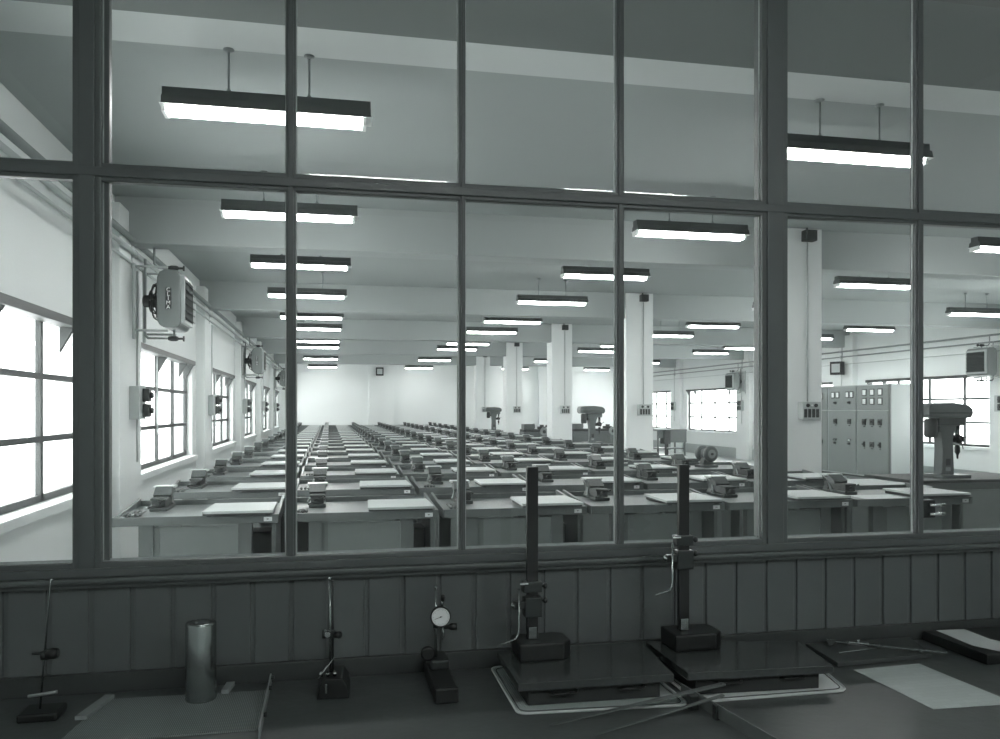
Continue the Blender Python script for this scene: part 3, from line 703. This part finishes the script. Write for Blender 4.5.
# thin scribing stand at far left
t = thing('scribing_stand', 'slender scribing stand with a thin bright rod, far left on the table', 'scribing stand', (-.757, 2.42, ZT))
MB().box((-.05, -.045, 0), (.05, .045, .022), .006).build('base', 'black', t)
MB().tube([(-.006, 0, .02), (.018, .01, .365), (.026, .012, .368)], [.0028, .0024, .002], 8).build('rod', 'steel', t)
MB().tube([(-.032, -.01, .060), (.040, -.01, .068)], .0045, 8).build('foot_bar', 'pipe_grey', t)
c = MB().lathe([(0, .012), (.02, .012)], (-.002, 0, .165), (1, 0, 0), 12); c.tube([(-.025, 0, .172), (.01, 0, .170)], .004, 8); c.build('clamp', 'darksteel', t)
MB().lathe([(0, .013), (.02, .016), (.03, .012)], (.010, .0, .167), (1, 0, .1), 14).build('knob', 'black', t)
# steel straightedge on edge by the mat
t = thing('steel_rule', 'upright steel rule with small knobs at the right edge of the ribbed mat', 'rule', (-.172, 2.14, ZT+.001))
MB().box((-.0025, 0, 0), (.0025, .43, .030), .0008).build('blade', 'pipe_grey', t)
for (y, z) in ((.12, .018), (.32, .022), (.41, .024)): MB().lathe([(0, .006), (.009, .006)], (.002, y, z), (1, 0, 0), 12).build('knob', 'darksteel', t)
# small piece of bent card behind cylinder
sheet('card_strip', [(-.305, 2.49), (-.285, 2.49), (-.275, 2.56), (-.298, 2.56)], ZT+.005, 'small pale card strip standing behind the steel cylinder', 'card', 'pipe_grey', th=.012)
sheet('card_strip', [(-.66, 2.36), (-.63, 2.36), (-.60, 2.52), (-.625, 2.525)], ZT+.005, 'folded pale strip at the left end of the ribbed mat', 'card', 'pipe_grey', th=.010)
# surface gauge
t = thing('surface_gauge', 'black surface gauge with an upright rod and slanting needle, left of the dial gauge', 'surface gauge', (.015, 2.47, ZT), -.05)
MB().prism([(-.046, 0), (.046, 0), (.040, .035), (.026, .058), (-.026, .058), (-.040, .035)], -.075, .06, 'xz', bev=.004).build('base', 'black', t)
MB().tube([(-.010, -.01, .055), (-.012, -.01, .33)], .0038, 10).build('rod', 'steel', t)
MB().tube([(-.004, .0, .055), (-.004, .0, .325)], .0035, 10).build('rod', 'darksteel', t)
MB().lathe([(0, .004), (.003, .007), (.008, .005)], (-.012, -.01, .328), (0, 0, 1), 10).build('cap', 'steel', t)
c = MB().lathe([(0, .013), (.012, .013)], (-.034, -.01, .17), (1, 0, 0), 16); c.box((-.022, -.02, .160), (.0, .0, .180), .003); c.build('clamp', 'darksteel', t)
MB().lathe([(0, .009), (.006, .010), (.012, .008)], (-.018, -.012, .171), (0, -1, 0), 14).build('nut', 'chrome', t)
MB().lathe([(0, .010), (.018, .011), (.022, .008)], (.0, -.012, .168), (.9, -.3, 0), 14).build('clamp_knob', 'black', t)
MB().tube([(-.042, -.085, .062), (.003, -.070, .118)], .0016, 8).build('needle', 'chrome', t)
for x in (-.034, -.016, .004): MB().lathe([(0, .005), (.008, .006), (.012, .004)], (x, -.055, .062), (0, -.4, 1), 12).build('adjusting_nut', 'chrome', t)
MB().box((-.022, -.078, .018), (-.016, -.0745, .045), .001).build('inset_plate', 'steel', t)
# dial gauge stand
t = thing('dial_gauge_stand', 'dial indicator with round white face on a black stand', 'dial gauge', (.325, 2.43, ZT), .0)
MB().box((-.034, -.14, 0), (.034, .13, .045), .006).build('base', 'black', t)
MB().box((-.026, .02, .045), (.030, .12, .075), .006).build('post_block', 'darksteel', t)
MB().tube([(-.006, .06, .07), (-.006, .06, .285)], .0042, 10).build('rod', 'steel', t)
MB().lathe([(0, .004), (.003, .0065), (.007, .005)], (-.006, .06, .284), (0, 0, 1), 10).build('cap', 'steel', t)
k = MB().lathe([(0, .010), (.02, .022), (.032, .022), (.036, .016)], (-.034, .06, .095), (0, -1, 0), 20).build('locking_knob', 'black', t)
MB().tube([(-.036, .045, .066), (-.006, .045, .066)], .004, 8).build('lever', 'pipe_grey', t)
c = MB().tube([(-.006, .06, .172), (.016, .035, .172)], .006, 8); c.lathe([(0, .010), (.02, .010)], (-.016, .06, .172), (1, 0, 0), 12); c.build('arm', 'darksteel', t)
MB().lathe([(0, .006), (.02, .006), (.028, .011), (.046, .011)], (.008, .035, .170), (1, -.1, .05), 12).build('clamp_knob', 'black', t)
dz = .203
d = MB().lathe([(0, .028), (.004, .0315), (.016, .0315), (.020, .029)], (.006, .045, dz), (-.1, -1, .06), 36).build('dial_case', 'darksteel', t)
MB().lathe([(.0195, .027), (.0215, .027)], (.006, .045, dz), (-.1, -1, .06), 36).build('dial_face', 'dial', d)
ax = Vector((-.1, -1, .06)).normalized(); cc = Vector((.006, .045, dz))+ax*.0222; u = Vector((1, -.1, 0)).normalized(); vv = ax.cross(u)*-1
tk = MB()
for q in range(40):
    a = q*2*PI/40; dr = u*math.cos(a)+vv*math.sin(a); r0 = .0222 if q % 4 else .0195
    tk.tube([cc+dr*r0, cc+dr*.0255], .00035, 4)
tk.build('graduation', 'ink', d)
nd = MB(); dr = u*-.9+vv*.35; nd.tube([cc+ax*.0005-dr*.005, cc+ax*.0005+dr*.021], [.0009, .0004], 6); nd.lathe([(0, .0022), (.0012, .0018)], cc, ax, 12); nd.build('needle', 'ink', d)
hd = MB(); hd.lathe([(0, .0045), (.02, .0045)], (.010, .04, dz+.03), (.05, 0, 1), 12); hd.build('stem', 'steel', d)
MB().lathe([(0, .006), (.018, .006), (.02, .003)], (.012, .04, dz+.046), (.05, 0, 1), 12).build('lifting_knob', 'black', d)
MB().tube([(.010, .03, dz-.031), (.014, .03, dz-.05), (.008, .03, dz-.072)], [.0035, .003, .0015], 8).build('plunger', 'steel', d)

# ================================================================ SURFACE PLATES and HEIGHT GAUGES
def plate(name, pts, z1, blk, label):
    cx = sum(p[0] for p in pts)/4; cy = sum(p[1] for p in pts)/4
    t = thing(name, label, 'surface plate', (cx, cy, ZT+.0055), 0, 'iron surface plates')
    P = [(p[0]-cx, p[1]-cy) for p in pts]; h = z1-(ZT+.0055)
    MB().prism(P, h-.022, h, 'xy', bev=.0015).build('plate', 'granite', t)
    Q = [(x*blk, y*blk*.97) for (x, y) in P]
    MB().prism(Q, 0, h-.022, 'xy', bev=.003).build('body', 'platebody', t)
    for s in (-1, 1): MB().tube([(s*.10-.04, P[0][1]*blk-.012, h*.5), (s*.10-.03, P[0][1]*blk-.004-.02, h*.5), (s*.10+.03, P[0][1]*blk-.02, h*.5), (s*.10+.04, P[0][1]*blk, h*.5)], .004, 8).build('carrying_handle', 'black', t)
    return t
ZPL = CH-.752
plate('surface_plate', [(.507, 2.19), (.958, 2.18), (.990, 2.505), (.512, 2.50)], ZPL, .86, 'left-hand black surface plate on its mat, carrying a height gauge')
plate('surface_plate', [(1.001, 2.18), (1.446, 2.155), (1.492, 2.41), (1.004, 2.505)], ZPL, .86, 'right-hand black surface plate, beside the paper drawing')
def height_gauge(x, y, zs, H, rot, label):
    t = thing('height_gauge', label, 'height gauge', (x, y, ZPL+.0005), rot, 'height gauges on the surface plates')
    MB().prism([(-.052, -.06), (.085, -.06), (.112, -.035), (.112, .045), (.085, .062), (-.052, .062)], 0, .052, 'xy', bev=.006).build('base', 'black', t)
    MB().box((-.017, -.006, .05), (.018, .010, H), .0015).build('beam', 'black', t)
    MB().box((-.014, -.014, .054), (.012, -.0065, .090), .0015).build('beam_foot', 'steel', t)
    s = MB(); s.box((-.026, -.018, zs-.055), (.028, .020, zs+.005), .003); s.box((-.030, -.016, zs+.020), (.028, .018, zs+.052), .003); s.box((-.058, -.012, zs-.030), (-.020, .010, zs-.008), .002); s.build('slider', 'darksteel', t)
    MB().box((-.042, -.0195, zs+.045), (-.016, -.012, zs+.050), .001).build('vernier', 'chrome', t)
    for z in (zs+.036, zs-.008): MB().lathe([(0, .004), (.008, .004), (.010, .009), (.018, .009), (.020, .006)], (.027, 0, z), (1, 0, 0), 14).build('clamp_screw', 'darksteel', t)
    MB().lathe([(0, .007), (.010, .008), (.014, .004)], (-.052, 0, zs-.020), (-1, 0, 0), 12).build('scriber_clamp', 'steel', t)
    bz = zs-.118
    MB().tube([(-.045, -.02, zs+.034), (-.046, -.02, bz+.030), (-.049, -.022, bz+.014), (-.058, -.025, bz+.004), (-.072, -.03, bz), (-.112, -.045, bz-.005)], [.0032, .0032, .0032, .003, .0026, .0008], 8).build('scriber', 'steel', t)
    return t
height_gauge(.606, 2.43, .175, .575, 0, 'tall black height gauge on the left-hand surface plate')
height_gauge(1.100, 2.43, .300, .575, 0, 'tall black height gauge on the right-hand surface plate, slider set higher')
# straightedge standing on edge across the front, with flat bars lying over it
t = thing('straightedge', 'long steel straightedge on edge, between the two surface plates', 'straightedge', (0, 0, 0))
MB().prism([(.988, 2.20), (.992, 2.20), (1.064, 1.70), (1.060, 1.70)], ZT+.006, ZT+.042, 'xy').build('blade', 'flatsteel', t)
MB().box((.972, 2.10, ZT+.001), (.996, 2.125, ZT+.040), .002).build('foot', 'darksteel', t)
MB().box((1.006, 2.02, ZT+.001), (1.028, 2.04, ZT+.040), .002).build('foot', 'darksteel', t)
def flat_bar(a, b, w, z0, z1, label, hole=True):
    a, b = Vector(a), Vector(b); L = (b-a).length; ang = math.atan2(b.y-a.y, b.x-a.x)
    t = thing('flat_spanner', label, 'measuring tool', (a.x, a.y, z0), ang, 'flat steel tools lying by the straightedge')
    t.rotation_euler = (0, -math.atan2(z1-z0, L), ang)
    pts = rounded([Vector((0, -w*.22)), Vector((L, -w*.5)), Vector((L, w*.5)), Vector((0, w*.22))], w*.45)
    MB().prism(pts, 0, .003, 'xy').build('blade', 'flatsteel', t)
    if hole: MB().lathe([(0, w*.15), (.0006, w*.15)], (L-w*.55, 0, .003), (0, 0, 1), 14).build('hole', 'black', t)
    return t
flat_bar((.56, 2.06), (1.105, 2.16), .022, ZT+.008, ZT+.046, 'flat steel bar with a hole, resting over the straightedge')
flat_bar((.66, 1.985), (1.06, 2.075), .014, ZT+.004, ZT+.046, 'narrower flat steel bar in front, resting on the straightedge', False)

# ================================================================ RIGHT END OF THE TABLE
b = MB().prism([(1.60, 2.36), (1.965, 2.385), (2.03, 2.575), (1.62, 2.575)], ZT+.001, ZT+.016, 'xy', bev=.002)
o = b.build('dark_tray', 'table_edge'); tag(o, 'flat dark wooden board under the caliper, right end of the table', 'board')
t = thing('caliper', 'long steel caliper with bright jaws lying on the dark board', 'caliper', (1.695, 2.565, ZT+.017), -.60)
MB().box((0, -.006, .004), (.37, .006, .010), .001).build('beam', 'steel', t)
MB().prism([(.0, -.008), (.03, -.008), (.02, -.045), (.008, -.06)], .003, .011, 'xy').build('fixed_jaw', 'steel', t)
MB().prism([(.0, .008), (.025, .008), (.012, .028)], .003, .011, 'xy').build('upper_jaw', 'chrome', t)
MB().box((.07, -.012, .001), (.135, .014, .014), .002).build('slider', 'chrome', t)
MB().lathe([(0, .006), (.008, .006)], (.10, 0, .014), (0, 0, 1), 12).build('lock_screw', 'chrome', t)
MB().box((.29, -.02, 0), (.298, .018, .008), .001).build('stop', 'steel', t)
o = MB().tube([(1.66, 2.445, ZT+.019), (1.83, 2.465, ZT+.019)], .003, 8).build('scriber', 'steel'); tag(o, 'thin steel scriber lying in front of the caliper', 'scriber')
sheet('technical_drawing', [(1.632, 2.325), (1.880, 2.338), (1.893, 1.965), (1.634, 1.975)], ZT+.0008, 'large pale technical drawing sheet lying on the table in front of the caliper', 'drawing', 'drawing', None, .0008)
b = MB().prism([(2.085, 2.28), (2.56, 2.28), (2.56, 2.575), (2.085, 2.575)], ZT+.001, ZT+.034, 'xy', bev=.003)
o = b.build('flat_box', 'black'); tag(o, 'flat black box at the right end of the front table, carrying a paper', 'box')
sheet('paper_sheet', [(2.135, 2.568), (2.245, 2.560), (2.235, 2.43), (2.30, 2.29), (2.16, 2.29), (2.118, 2.38)], ZT+.0346, 'white paper sheet lying on the flat black box, right end of the front table', 'paper', 'paper', None, .0008)
